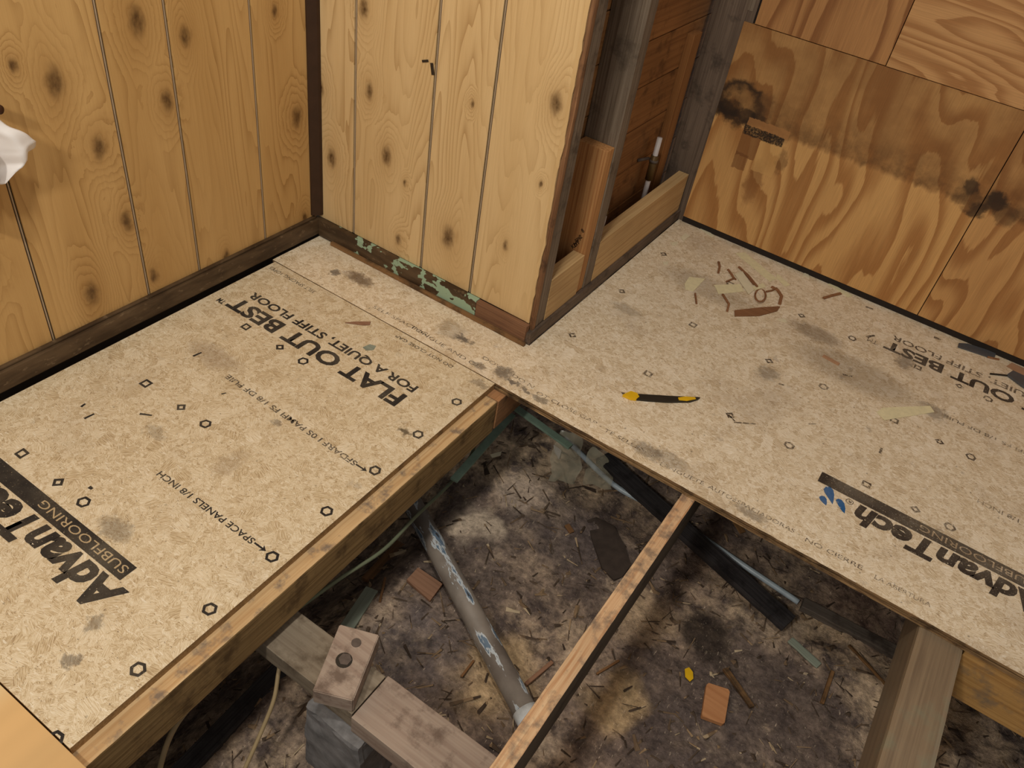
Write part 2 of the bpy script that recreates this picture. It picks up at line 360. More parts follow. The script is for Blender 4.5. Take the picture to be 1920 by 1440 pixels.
def litter_mat():
    t = NT('litter', .9, .1); v = t.voro(t.pos(), 30, out=1)
    t.col(t.ramp(t.sep(v)[0], [(0, rgb(62, 51, 43)), (.45, rgb(92, 77, 64)), (.7, rgb(120, 98, 76)), (.88, rgb(156, 130, 100)), (1, rgb(196, 176, 146))])); return t.m
M['litter'] = litter_mat()
M['concrete'] = plain('concrete', rgb(122, 119, 118), .9, .5, 22)
def pipe_mat():
    t = NT('old_pipe', .55, .4); o = t.obj()
    c = t.mix(t.mr(t.noise(o, 12, 4), .35, .65), rgb(146, 134, 122), rgb(112, 100, 90))
    n = t.noise(t.map(o, (9, 34, 34), (.3, .4, .2)), 1, 4, .6)
    c = t.mix(t.mr(n, .555, .57), c, rgb(198, 202, 204)); c = t.mix(t.mr(n, .60, .62), c, rgb(104, 122, 140))
    c = t.mix(t.mr(n, .68, .69), c, rgb(60, 54, 52))
    t.col(c); t.bump(n, .4, .002); return t.m
M['old_pipe'] = pipe_mat()
M['white_joint'] = plain('white_joint', rgb(206, 210, 212), .5, .25, 40)
M['pex'] = plain('pex', rgb(190, 204, 212), .3, .15, spec=.5)
M['white_pvc'] = plain('white_pvc', rgb(206, 196, 190), .4, .08)
M['brass'] = plain('brass', rgb(96, 74, 42), .45, .2, metal=.3)
M['green_paint'] = plain('green_paint', rgb(128, 150, 132), .6, .2)
M['gray_lumber'] = wood('gray_lumber', rgb(116, 106, 96), rgb(80, 70, 62), rgb(60, 50, 44), .4, freq=140)
M['black_lumber'] = wood('black_lumber', rgb(74, 70, 70), rgb(44, 41, 42), rgb(34, 30, 30), .4, freq=160, fine=.7)
M['red_wood'] = wood('red_wood', rgb(162, 122, 96), rgb(136, 98, 74), freq=90)
M['scrap_wood'] = wood('scrap_wood', rgb(206, 146, 98), rgb(178, 116, 72), freq=60, fine=.25)
M['dark_bark'] = plain('dark_bark', rgb(66, 55, 48), .9, .3, 40)
M['brown_stick'] = wood('brown_stick', rgb(140, 100, 64), rgb(102, 72, 46))
M['green_plank'] = wood('green_plank', rgb(146, 152, 136), rgb(118, 124, 110))
M['cable_gray'] = plain('cable_gray', rgb(110, 116, 92), .5)
M['cable_tan'] = plain('cable_tan', rgb(160, 138, 102), .5)
M['yellow'] = plain('yellow', rgb(226, 178, 28), .45, .1)
M['black'] = plain('black', rgb(46, 40, 32), .5, .2)
M['black_tape'] = plain('black_tape', rgb(80, 80, 82), .45, .15)
M['tape'] = plain('tape', rgb(226, 214, 172), .6, .1, 60)
M['paper'] = plain('paper', rgb(222, 210, 178), .7, .06)
M['brown_strip'] = wood('brown_strip', rgb(158, 112, 76), rgb(116, 78, 52), freq=200)
M['tan_strip'] = plain('tan_strip', rgb(170, 130, 98), .7)
def cloth_mat():
    t = NT('cloth', .85, .15); t.col(rgb(232, 226, 222)); t.bump(t.noise(t.obj(), 60, 3), .2, .002)
    t.b.inputs['Subsurface Weight'].default_value = .0; return t.m
M['cloth'] = cloth_mat()
M['peg'] = plain('peg', rgb(66, 38, 24), .5)
def film_mat():
    t = NT('film', .18, .5); t.col(rgb(214, 210, 184)); t.b.inputs['Alpha'].default_value = .38; return t.m
M['film'] = film_mat()
M['steel'] = plain('steel', rgb(92, 80, 72), .6, .3, 60)
M['stamp'] = plain('stamp', rgb(58, 38, 24), .7)

# ---------------------------------------------------------------- object helpers
def link(o, parent=None, kind=None, label=None, cat=None, group=None):
    COL.objects.link(o)
    if parent: o.parent = parent
    if kind: o['kind'] = kind
    if label: o['label'] = label
    if cat: o['category'] = cat
    if group: o['group'] = group
    return o
def empty(name, loc=(0, 0, 0), **k):
    o = bpy.data.objects.new(name, None); o.empty_display_size = .05; o.location = loc; return link(o, **k)
def mesh_obj(name, bm, mat, smooth=False, **k):
    me = bpy.data.meshes.new(name); bm.normal_update(); bm.to_mesh(me); bm.free()
    mats = mat if isinstance(mat, (list, tuple)) else [mat]
    for m in mats: me.materials.append(m)
    if smooth:
        for p in me.polygons: p.use_smooth = True
    return link(bpy.data.objects.new(name, me), **k)
def boxbm(x0, x1, y0, y1, z0, z1, bevel=0.0, segs=(1, 1, 1), jit=0.0, seed=0):
    bm = bmesh.new(); bmesh.ops.create_cube(bm, size=1)
    for v in bm.verts: v.co = Vector(((x0 + x1) / 2 + v.co.x * (x1 - x0), (y0 + y1) / 2 + v.co.y * (y1 - y0), (z0 + z1) / 2 + v.co.z * (z1 - z0)))
    if bevel: bmesh.ops.bevel(bm, geom=list(bm.edges), offset=bevel, segments=2, affect='EDGES', profile=.6)
    for ax in range(3):
        for i in range(1, segs[ax]):
            lo, hi = ((x0, x1), (y0, y1), (z0, z1))[ax]; c = [0, 0, 0]; c[ax] = lo + (hi - lo) * i / segs[ax]; nn = [0, 0, 0]; nn[ax] = 1
            bmesh.ops.bisect_plane(bm, geom=bm.verts[:] + bm.edges[:] + bm.faces[:], plane_co=c, plane_no=nn)
    if jit:
        for v in bm.verts:
            n = noise.noise_vector(v.co * 23 + Vector((seed, seed * 2.1, 0))) + .6 * noise.noise_vector(v.co * 61 + Vector((seed, 0, 3)))
            v.co += n * jit * .6
    return bm
def box(name, b, mat, bevel=0.001, **k):
    return mesh_obj(name, boxbm(*b, bevel=bevel), mat, **k)
def lumber(name, a, b, w, h, mat, up=(0, 0, 1), bevel=.0015, segs=1, jit=0.0, seed=0, side=None, **k):
    """board from a to b (centre line of its BOTTOM face), width w, height h; local X = grain"""
    a, b = Vector(a), Vector(b); d = b - a; L = d.length; X = d.normalized(); Y = Vector(up).cross(X).normalized(); Z = X.cross(Y)
    bm = boxbm(0, L, -w / 2, w / 2, 0, h, bevel, (segs, 1, 1), jit, seed)
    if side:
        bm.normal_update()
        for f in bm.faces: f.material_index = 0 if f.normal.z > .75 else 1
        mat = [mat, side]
    o = mesh_obj(name, bm, mat, **k)
    if o.parent: a = a - Vector(o.parent.location)
    o.matrix_local = Matrix(((X.x, Y.x, Z.x, a.x), (X.y, Y.y, Z.y, a.y), (X.z, Y.z, Z.z, a.z), (0, 0, 0, 1)))
    return o
def tube(name, pts, r, mat, sides=10, cap=True, **k):
    pts = [Vector(p) for p in pts]; bm = bmesh.new(); rings = []; prevn = None
    base = pts[0].copy(); pts = [p - base for p in pts]
    for i, p in enumerate(pts):
        t = (pts[min(i + 1, len(pts) - 1)] - pts[max(i - 1, 0)]).normalized()
        n = t.orthogonal().normalized() if prevn is None else (prevn - t * prevn.dot(t)).normalized()
        prevn = n; bb = t.cross(n); rr = r[i] if isinstance(r, (list, tuple)) else r
        rings.append([bm.verts.new(p + (n * math.cos(a) + bb * math.sin(a)) * rr) for a in [2 * math.pi * j / sides for j in range(sides)]])
    for A, B in zip(rings, rings[1:]):
        for j in range(sides): bm.faces.new((A[j], A[(j + 1) % sides], B[(j + 1) % sides], B[j]))
    if cap: bm.faces.new(rings[0][::-1]); bm.faces.new(rings[-1])
    o = mesh_obj(name, bm, mat, smooth=True, **k); o.location = base; 
    if o.parent: o.location = base - o.parent.location
    return o
def smooth_path(P, n=8):
    P = [Vector(p) for p in P]; out = []
    for i in range(len(P) - 1):
        p0, p1, p2, p3 = P[max(i - 1, 0)], P[i], P[i + 1], P[min(i + 2, len(P) - 1)]
        for j in range(n):
            t = j / n
            out.append(.5 * ((2 * p1) + (p2 - p0) * t + (2 * p0 - 5 * p1 + 4 * p2 - p3) * t * t + (3 * p1 - p0 - 3 * p2 + p3) * t ** 3))
    return out + [P[-1]]
def slab(name, poly, z0, thick, mat, **k):
    """flat piece with outline poly (world xy), lying on z0; origin at its centroid"""
    c = sum((Vector((p[0], p[1])) for p in poly), Vector((0, 0))) / len(poly)
    bm = bmesh.new(); vs = [bm.verts.new((p[0] - c.x, p[1] - c.y, 0)) for p in poly]
    f = bm.faces.new(vs); bm.normal_update()
    if f.normal.z < 0: f.normal_flip()
    r = bmesh.ops.extrude_face_region(bm, geom=[f])
    for v in r['geom']:
        if isinstance(v, bmesh.types.BMVert): v.co.z += thick
    bmesh.ops.recalc_face_normals(bm, faces=bm.faces)
    o = mesh_obj(name, bm, mat, **k); o.location = (c.x, c.y, z0)
    if o.parent: o.location = Vector(o.location) - o.parent.location
    return o

# ================================================================ SETTING
XA, YB, YD = -.817, .206, 1.19
# ---- ground
def make_ground():
    bm = bmesh.new(); nx, ny = 300, 300; x0, x1, y0, y1 = -1.0, 2.6, -2.2, 1.4; V = []
    for j in range(ny + 1):
        for i in range(nx + 1):
            x = x0 + (x1 - x0) * i / nx; y = y0 + (y1 - y0) * j / ny
            n = noise.noise(Vector((x * 26, y * 26, 1))) * .008 + noise.noise(Vector((x * 60, y * 60, 5))) * .005
            V.append(bm.verts.new((x, y, gz(x, y) + n)))
    for j in range(ny):
        for i in range(nx): bm.faces.new((V[j * (nx + 1) + i], V[j * (nx + 1) + i + 1], V[(j + 1) * (nx + 1) + i + 1], V[(j + 1) * (nx + 1) + i]))
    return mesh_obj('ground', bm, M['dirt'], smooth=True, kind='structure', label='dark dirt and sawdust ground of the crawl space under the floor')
GROUND = make_ground()
box('wall_light_block_left', (-1.0, -.86, -2.2, 1.4, -.7, -.022), M['light_block'], 0, kind='structure')  # unseen walls added to keep ambient light out from under the floor
box('wall_light_block_back', (-.86, 2.6, 1.24, 1.4, -.7, -.022), M['light_block'], 0, kind='structure')
box('wall_light_block_right', (2.5, 2.6, -2.2, 1.24, -.7, -.022), M['light_block'], 0, kind='structure')

# ---- floor: strand-board panels with their print
floor = empty('floor', kind='structure', label='subfloor of printed strand board panels')
def poly_prism(name, poly, z0, z1, mats, parent):
    bm = bmesh.new(); top = [bm.verts.new((x, y, z1)) for x, y in poly]; bot = [bm.verts.new((x, y, z0)) for x, y in poly]
    bm.faces.new(top); bm.faces.new(bot[::-1]); n = len(poly)
    for i in range(n):
        f = bm.faces.new((top[i], bot[i], bot[(i + 1) % n], top[(i + 1) % n])); f.material_index = 1
    bmesh.ops.recalc_face_normals(bm, faces=bm.faces)
    return mesh_obj(name, bm, mats, parent=parent)
panelL = poly_prism('subfloor_panel', [(-.787, -1.188), (0, -1.188), (0, -.002), (-.787, -.002)], -.019, 0, [M['osb_left'], M['osb_edge_dark']], floor)
panelL['label'] = 'strand board panel in the corner, printed FLAT OUT BEST'
# panel with a grooved front edge: ragged lips
def right_panel():
    bm = bmesh.new(); xs = [-.80 + i * .02 for i in range(int(3.0 / .02) + 1)]
    prof = [(0, 0), (-.0065, 0), (-.0065, .008), (-.0125, .008), (-.0125, -.001), (-.019, -.001)]   # (z, y)
    rows = []
    for i, x in enumerate(xs):
        j = [noise.noise(Vector((x * 31, k * 7, 2))) * .0022 for k in range(6)]
        if x < .0: j = [0.001] * 6
        rows.append([bm.verts.new((x, y + j[k], z)) for k, (z, y) in enumerate(prof)])
    for A, B in zip(rows, rows[1:]):
        for k in range(5):
            f = bm.faces.new((A[k], A[k + 1], B[k + 1], B[k])); f.material_index = 1
    # top surface
    def yb(x): return YB - .012 if x < -.012 else YD + .02
    for A, B in zip(rows, rows[1:]):
        y1 = yb((A[0].co.x + B[0].co.x) / 2)
        a = bm.verts.new((A[0].co.x, y1, 0)); b = bm.verts.new((B[0].co.x, y1, 0)); bm.faces.new((A[0], B[0], b, a))
        c = bm.verts.new((A[0].co.x, y1, -.019)); d = bm.verts.new((B[0].co.x, y1, -.019)); f = bm.faces.new((B[5], A[5], c, d)); f.material_index = 1
    bmesh.ops.remove_doubles(bm, verts=bm.verts, dist=1e-5)
    bmesh.ops.recalc_face_normals(bm, faces=bm.faces)
    return mesh_obj('subfloor_panel', bm, [M['osb_right'], M['osb_edge']], parent=floor)
panelR = right_panel(); panelR['label'] = 'large strand board panel along the plywood wall, littered with scraps'
ply2 = box('plywood_panel', (.066, 2.49, -2.2, -1.27, -.018, .001), M['ply_floor'], .001, parent=floor); ply2['label'] = 'pale plywood sheet at the near side of the pit'
plyF = box('plywood_panel', (-.82, .06, -2.2, -1.191, -.018, .001), M['ply_floor'], .001, parent=floor); plyF['label'] = 'pale plywood sheet beside the strand board'

ZP = .0004
def text_mesh(body, bold=0.0, shear=0.0):
    cu = bpy.data.curves.new('t', 'FONT'); cu.body = body; cu.size = 1; cu.offset = bold; cu.shear = shear; cu.resolution_u = 3
    ob = bpy.data.objects.new('t', cu); COL.objects.link(ob); bpy.context.view_layer.update()
    me = bpy.data.meshes.new_from_object(ob); bpy.data.objects.remove(ob); bpy.data.curves.remove(cu); return me
def lettering(body, xs, xe, yb, yc, mat, parent, bold=0.0, shear=0.0, z=ZP, ye=None, name='printed_lettering'):
    """text from x=xs to x=xe, baseline yb, cap line yc"""
    me = text_mesh(body, bold, shear); co = [v.co for v in me.vertices]
    mx, Mx = min(c.x for c in co), max(c.x for c in co); My = max(c.y for c in co)
    if body.isupper() is False and body != 'AdvanTech': pass
    capH = .73 + bold
    sl = 0 if ye is None else (ye - yb)
    for v in me.vertices:
        u = (v.co.x - mx) / (Mx - mx); y = v.co.y / capH
        v.co = (xs + (xe - xs) * u, yb + sl * u + (yc - yb) * y, z)
    me.materials.clear(); me.materials.append(mat)
    bm = bmesh.new(); bm.from_mesh(me); bm.normal_update()
    for f in bm.faces:
        if f.normal.z < 0: f.normal_flip()
    bm.to_mesh(me); bm.free()
    return link(bpy.data.objects.new(name, me), parent=parent)
def flat(name, poly, mat, parent, z=ZP):
    bm = bmesh.new(); f = bm.faces.new([bm.verts.new((p[0], p[1], z)) for p in poly]); bm.normal_update()
    if f.normal.z < 0: f.normal_flip()
    return mesh_obj(name, bm, mat, parent=parent)
def ringmark(x, y, R, r, n, rot, mat, parent):
    bm = bmesh.new(); A = []; B = []
    for i in range(n):
        a = rot + 2 * math.pi * i / n; k = 1 + random.uniform(-.06, .06)
        A.append(bm.verts.new((x + R * k * math.cos(a), y + R * k * math.sin(a), ZP))); B.append(bm.verts.new((x + r * k * math.cos(a), y + r * k * math.sin(a), ZP)))
    for i in range(n): bm.faces.new((A[i], A[(i + 1) % n], B[(i + 1) % n], B[i]))
    return mesh_obj('nailing_mark', bm, mat, parent=parent)
def circle(x, y, mat, par): ringmark(x, y, .0148, .0088, 6, random.uniform(0, .5), mat, par)
def diamond(x, y, mat, par): ringmark(x, y, .0132, .0056, 4, 0, mat, par)
def square(x, y, mat, par): ringmark(x, y, .0158, .0084, 4, math.pi / 4, mat, par)
def stroke(px0, px1, wpx, mat, par):
    a, b = unp(px0, z=0), unp(px1, z=0); d = (b - a).normalized(); n = Vector((-d.y, d.x, 0)) * wpx * .5
    flat('pencil_mark', [a - n, b - n * .7, b + n * .7, a + n], mat, par)
IL, ILT, IR, IRF, IRT = M['ink_left'], M['ink_left_thin'], M['ink_right'], M['ink_right_faded'], M['ink_right_thin']
OX, OY = 1.512, 1.197
# left panel
for k in range(8): circle(-.031, -.1255 - .1524 * k, IL, panelL)
for y in (-.268, -.573, -.877):
    square(-.6147, y, IL, panelL); diamond(-.4925, y, IL, panelL); circle(-.411, y, IL, panelL)
lettering('FLAT OUT BEST', -.134, -.725, -.193, -.246, IL, panelL, .034)
lettering('TM', -.733, -.757, -.228, -.246, IL, panelL, .03)
lettering('FOR A QUIET, STIFF FLOOR', -.134, -.715, -.147, -.176, IL, panelL, .026)
lettering('SFDARF I 0S PAMFI FS 1/8 DF PUIE', -.075, -.503, -.437, -.4525, ILT, panelL, .016, ye=-.424)
lettering('SPACE PANELS 1/8 INCH', -.085, -.367, -.726, -.7415, IL, panelL, .012)
def arrow(x, y, mat, par):
    flat('printed_arrow', [(x, y), (x - .013, y + .008), (x - .010, y + .002), (x - .032, y + .002), (x - .032, y - .002), (x - .010, y - .002), (x - .013, y - .008)], mat, par)
arrow(-.043, -.444, IL, panelL); arrow(-.050, -.733, IL, panelL)
flat('printed_bar', [(-.203, -.911), (-.716, -.911), (-.716, -.948), (-.203, -.948)], IL, panelL)
lettering('SUBFLOORING', -.212, -.47, -.920, -.939, M['knock_left'], panelL, .0, z=ZP * 2)
lettering('AdvanTech', -.168, -.612, -.957, -1.026, IL, panelL, .042, .18)
lettering('3ELT SPACING 1OPES', -.60, -.775, -.026, -.040, ILT, panelL, .0)
lettering('DO NOT CLOSE GAP', -.12, -.31, -.020, -.032, ILT, panelL, .01)
for a, b, wd in (((158, 785), (177, 776), .006), ((152, 763), (160, 757), .006), ((362, 668), (378, 661), .006), ((262, 776), (285, 779), .006), ((167, 913), (173, 917), .008), ((415, 739), (424, 737), .004)):
    stroke(a, b, wd, IL, panelL)
# right panel
for y in (.931, .626, .321):
    for x in (.289, .899, 1.509): square(x, y, IRF, panelR)
    for x in (.045, .533, 1.021, 1.509): diamond(x, y, IRF, panelR)
    for x in (.697, 1.103): circle(x, y, IRF, panelR)
lettering('FLAT OUT BEST', -.134 + OX, -.725 + OX, -.193 + OY, -.246 + OY, IR, panelR, .034)
lettering('FOR A QUIET, STIFF FLOOR', -.134 + OX, -.715 + OX, -.147 + OY, -.176 + OY, IRF, panelR, .015)
lettering('TM', -.745 + OX, -.775 + OX, -.222 + OY, -.246 + OY, IRF, panelR, .0)
lettering('SFDARF I 0S PAMFI FS 1/8 DF PUIE', -.075 + OX, -.503 + OX, -.437 + OY, -.4525 + OY, IRT, panelR, .008)
lettering('SPACE PANELS 1/8 INCH', -.085 + OX, -.367 + OX, -.726 + OY, -.7415 + OY, IRT, panelR, .008)
flat('printed_bar', [(-.203 + OX, .287), (-.716 + OX, .287), (-.716 + OX, .247), (-.203 + OX, .247)], IR, panelR)
lettering('SUBFLOORING', -.212 + OX, -.47 + OX, .278, .257, M['knock_right'], panelR, .0, z=ZP * 2)
lettering('AdvanTech', -.168 + OX, -.612 + OX, .238, .170, IR, panelR, .042, .18)
q = unp((1593, 941), z=0); ringmark(q.x, q.y, .0095, .0078, 12, 0, IR, panelR); lettering('R', q.x + .004, q.x - .004, q.y + .004, q.y - .004, IR, panelR, .02)
def drop(pts):
    flat('printed_drop', [unp((1380 + a / 3.5556, 820 + b / 3.5556), z=0) for a, b in pts], M['ink_blue'], panelR)
drop([(583, 345), (600, 328), (628, 330), (648, 352), (655, 385), (650, 425), (643, 448), (630, 428), (606, 392), (590, 368)])
drop([(553, 398), (568, 389), (590, 394), (604, 412), (606, 440), (600, 455), (582, 440), (562, 420)])
drop([(664, 418), (680, 409), (702, 416), (722, 440), (729, 475), (724, 508), (706, 492), (682, 455)])
for body, a, b in (('SELF SPACING', (700, 575), (800, 628)), ('TONGUE AND GR', (770, 612), (900, 690)), ('OOVE - DO N', (905, 670), (1000, 727)), ('OT CLOSE GAP -', (1006, 736), (1128, 800)), ('TE SELLEN V', (1133, 806), (1228, 857)),
                   ('LENGUETE', (1238, 870), (1320, 908)), ('AUTOESPACIADORAS -', (1328, 912), (1500, 1003)), ('NO CIERRE', (1510, 1012), (1617, 1066)), ('LA ABERTURA', (1640, 1082), (1745, 1136))):
    p, r = unp(a, z=0), unp(b, z=0)
    lettering(body, p.x, r.x, max(.012, p.y - .005), max(.012, p.y - .005) + .0135, IRT, panelR, .0, ye=max(.012, r.y - .005))
for a, b, wd in (((1376, 792), (1417, 795), .005), ((1366, 778), (1378, 790), .005), ((1650, 850), (1653, 840), .008), ((1516, 795), (1530, 795), .003), ((1751, 632), (1764, 637), .012), ((1623, 575), (1637, 580), .010), ((1580, 702), (1598, 706), .008), ((1460, 720), (1470, 722), .006), ((1625, 632), (1640, 629), .010)):
    stroke(a, b, wd, IRF, panelR)

# ---- left wall: knotty pine planks
def plank_wall(name, axis, cuts, fixed, outn, z0, z1, mat, label):
    wl = empty(name, kind='structure', label=label)
    def bx(nm, u0, u1, d0, d1, m, zz0=z0, zz1=z1, bv=.0012):
        a, b = sorted((fixed + outn * d0, fixed + outn * d1))
        return box(nm, (a, b, u0, u1, zz0, zz1) if axis == 1 else (u0, u1, a, b, zz0, zz1), m, bv, parent=wl)
    bx('backing_panel', cuts[0], cuts[-1], -.014, -.006, M['groove'], bv=0)
    for i, (a, b) in enumerate(zip(cuts, cuts[1:])):
        bx('plank', a + (.0045 if i else 0), b - (.0045 if i < len(cuts) - 2 else 0), -.006, 0, mat)
        if i: bx('groove_bead', a - .0015, a + .0015, -.006, -.0016, M['bead'], bv=.0005)
    return wl
wallL = plank_wall('wall_left', 1, [-2.2, -1.95, -1.70, -1.50, -1.25, -1.08, -.85, -.6526, -.394, -.2363, -.0036, .205], XA, 1, .060, 2.35, M['pine_left'], 'knotty pine plank wall with dark grooves')
wallB = plank_wall('wall_back', 0, [-.816, -.674, -.417, -.2424, -.041], YB, -1, .060, 2.35, M['pine_back'], 'short knotty pine plank wall ending at the open framing')
# ragged sawn edge of the end plank
bm = bmesh.new(); rows = []
for i in range(121):
    z = .06 + i * .0192; e = -.0405 + abs(noise.noise(Vector((z * 60, 1, 0)))) * .009 + noise.noise(Vector((z * 9, 4, 0))) * .003
    rows.append([bm.verts.new((-.05, YB - .0004, z)), bm.verts.new((e, YB - .0004, z)), bm.verts.new((e - .001, YB + .006, z))])
for A, B in zip(rows, rows[1:]):
    for k in range(2): bm.faces.new((A[k], A[k + 1], B[k + 1], B[k]))
mesh_obj('torn_edge', bm, M['pine_back'], parent=wallB)
# small scuff on a groove
p = unp((808, 128), y=YB)
for (dx, dz, ww, hh, ang) in ((.005, .0, .009, .028, -.25), (-.018, .012, .020, .006, -.35)):
    bm = boxbm(-ww / 2, ww / 2, -.0012, 0, -hh / 2, hh / 2, .0004); o = mesh_obj('scuff', bm, M['groove'], parent=wallB)
    o.location = (p.x + dx, YB - .0003, p.z + dz); o.rotation_euler = (0, ang, 0)

# ---- baseboards and corner strip
bl = mesh_obj('baseboard_left', boxbm(XA, XA + .018, -2.2, YB, .010, .060, .002, (1, 60, 1), .0012, 3), M['base_left'], kind='structure', label='brown painted baseboard under the left plank wall')
bl2 = box('top_bead', (XA, XA + .010, -2.2, YB - .018, .0605, .067), M['base_left'], .002, parent=bl)
bb = mesh_obj('baseboard_back', boxbm(XA + .018, -.205, YB - .018, YB, .006, .060, .0015, (40, 1, 1), .001, 5), M['base_back'], kind='structure', label='brown baseboard with flaking teal paint')
lumber('bare_wood_end', (-.204, YB - .009, .006), (-.036, YB - .009, .006), .018, .052, M['walnut'], parent=bb)
lumber('floor_strip', (-.74, YB - .024, .0005), (-.028, YB - .024, .0005), .011, .011, M['strip'], segs=30, jit=.0008, parent=bb)
bm = bmesh.new(); zz = (.072, 2.35); prof = [(XA, YB - .030), (XA + .004, YB - .030), (XA + .020, YB - .010), (XA + .022, YB - .004), (XA + .022, YB), (XA, YB)]
rr = [[bm.verts.new((x, y, z)) for x, y in prof] for z in zz]
for i in range(6): bm.faces.new((rr[0][i], rr[0][(i + 1) % 6], rr[1][(i + 1) % 6], rr[1][i]))
bm.faces.new(rr[0][::-1]); bm.faces.new(rr[1]); bmesh.ops.recalc_face_normals(bm, faces=bm.faces)
mesh_obj('trim_1', bm, M['dark_trim'], kind='structure', label='dark brown corner strip between the two plank walls')

# ---- open stud wall (returns from the end of the pine wall to the plywood wall)
frame = empty('wall_partition', kind='structure', label='open stud wall with exposed framing')
def fr(name, a, b, w, h, mat, label=None, **k):
    o = lumber(name, a, b, w, h, mat, parent=frame, **k)
    if label: o['label'] = label
    return o
XF = -.03
lumber_up = (1, 0, 0)
def vert(name, y0, y1, x0, x1, z0, z1, mat, label=None, **k):
    # vertical member: local X runs up
    return fr(name, ((x0), (y0 + y1) / 2, z0), ((x0), (y0 + y1) / 2, z1), y1 - y0, x1 - x0, mat, label, up=(1, 0, 0), **k)
vert('furring_strip', YB + .0065, .227, -.115, XF, .0, 2.35, M['old_brown'], 'rough brown furring edge', segs=120, jit=.0018, seed=1)
vert('corner_post', .228, .274, -.125, XF - .001, .038, 2.35, M['old_stud'], 'grey weathered end post', segs=60, jit=.001, seed=2)
vert('stud', .497, .545, -.128, XF, .038, 2.35, M['old_stud'], 'grey weathered stud with rough edge', segs=120, jit=.0016, seed=3)
vert('sister_stud', .456, .495, -.122, XF - .003, .038, .484, M['new_fir'], 'short new fir stud nailed beside the old stud')
fr('bottom_plate', (-.074, YB - .012, .001), (-.074, YD + .01, .001), .104, .035, M['dark_post'], 'dark stained bottom plate', segs=60, jit=.0012, seed=5)
fr('blocking', (-.049, .276, .037), (-.049, .455, .037), .038, .135, M['new_pine'], 'short new pine block')
fr('blocking', (-.049, .547, .037), (-.049, 1.188, .037), .038, .138, M['new_pine'], 'long new pine block')
vert('corner_stud', 1.196, 1.24, -.116, .02, .0, 2.35, M['dark_post'], 'dark stained corner stud', segs=40, jit=.001, seed=6)
zs = [0.0, .13, .262, .40, .535, .67, .80, .93, 1.06, 1.2, 1.34, 1.48, 1.62, 1.76, 1.9, 2.04, 2.18, 2.35]
for a, b in zip(zs, zs[1:]):
    fr('sheathing_board', (-.138 + random.uniform(-.002, .002), YB + .03, a + .0015), (-.138 + random.uniform(-.002, .002), 1.30, a + .0015), .016, b - a - .003, M['sheath'])
box('backing_panel', (-.165, -.15, YB + .035, 1.3, 0, 2.35), M['backing'], 0, parent=frame)
vert('batten', 1.075, 1.135, -.130, -.105, .09, .64, M['batten'], 'brown batten against the boards')
box('leak_stop', (-.80, -.14, YB + .0145, YB + .03, 0, 2.35), M['backing'], 0, parent=frame)  # unseen panel added behind the planks to stop light leaking through
# grade stamp on the short stud
q = unp((1085, 465), y=.4555); 
for i, (dx, dz, ww) in enumerate(((0, 0, .03), (.002, .012, .02), (-.006, -.011, .026), (.012, .03, .01), (.014, .05, .008))):
    me = text_mesh(['HT', 'SPF', 'KD', '2', '8'][i], .02)
    for v in me.vertices: v.co = (v.co.x * .016, 0, v.co.y * .016)
    me.materials.clear(); me.materials.append(M['stamp']); o = link(bpy.data.objects.new('grade_stamp', me), parent=frame); o.location = (q.x + dx - .012, .4553, q.z + dz); o.rotation_euler = (0, -.9, 0)

# ---- plywood wall
wallD = empty('wall_right', kind='structure', label='patchwork plywood wall with water stains')
def ply(b, mat, label):
    o = box('plywood_panel', b, mat, .001, parent=wallD); o['label'] = label
ply((-.006, .8315, YD, YD + .012, .022, .6895), M['ply_main'], 'lower plywood panel with black mould stain at the stud')
ply((.834, 2.5, YD, YD + .012, .022, .6895), M['ply_right'], 'lower plywood panel with bold flame grain')
ply((.028, .4285, YD - .001, YD + .011, .692, 2.35), M['ply_top'], 'upper plywood panel with vertical grain')
ply((.431, 2.5, YD - .004, YD + .010, .692, 2.35), M['ply_light'], 'upper plywood panel with pale wavy sideways grain')
vb = lumber('filler_block', (-.0, YD + .004, .72), (-.0, YD + .004, 2.35), .018, .04, M['old_stud'], up=(0, 1, 0), parent=wallD)
box('backing_panel', (-.03, 2.5, YD + .013, YD + .03, -.02, 2.35), M['backing'], 0, parent=wallD)
box('gap_shade_strip', (-.006, 2.5, YD + .003, YD + .012, .0, .021), M['backing'], 0, parent=wallD)  # shade of the gap below the panels, put in as a dark strip

# ================================================================ FLOOR FRAMING
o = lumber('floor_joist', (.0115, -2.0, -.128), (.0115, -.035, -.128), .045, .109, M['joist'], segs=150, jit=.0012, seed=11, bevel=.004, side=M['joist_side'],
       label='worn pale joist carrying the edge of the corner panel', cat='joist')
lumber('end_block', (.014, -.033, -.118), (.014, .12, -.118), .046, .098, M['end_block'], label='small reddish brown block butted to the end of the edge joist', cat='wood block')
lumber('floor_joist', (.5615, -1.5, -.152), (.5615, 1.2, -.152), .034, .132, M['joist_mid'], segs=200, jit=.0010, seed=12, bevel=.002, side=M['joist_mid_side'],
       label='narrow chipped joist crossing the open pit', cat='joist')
lumber('floor_joist', (1.153, -1.5, -.152), (1.153, 1.2, -.152), .094, .132, M['joist_wrap'], segs=60, jit=.001, seed=13, bevel=.010,
       label='wide grey joist with a greenish film beside the rim board', cat='joist')
lumber('rim_board', (1.204, .024, -.165), (2.4, .024, -.165), .04, .144, M['rim'], label='yellow pine rim board under the panel edge', cat='board')
lumber('girder_beam', (-.5, -.772, -.205), (.258, -.772, -.205), .098, .052, M['beam'], segs=60, jit=.0012, seed=21,
       label='dusty grey beam running under the edge joist', cat='beam')
lumber('girder_beam', (.2605, -.772, -.208), (1.4, -.772, -.208), .108, .054, M['beam2'], segs=60, jit=.0012, seed=22,
       label='pinkish grey beam running under the narrow joist', cat='beam')
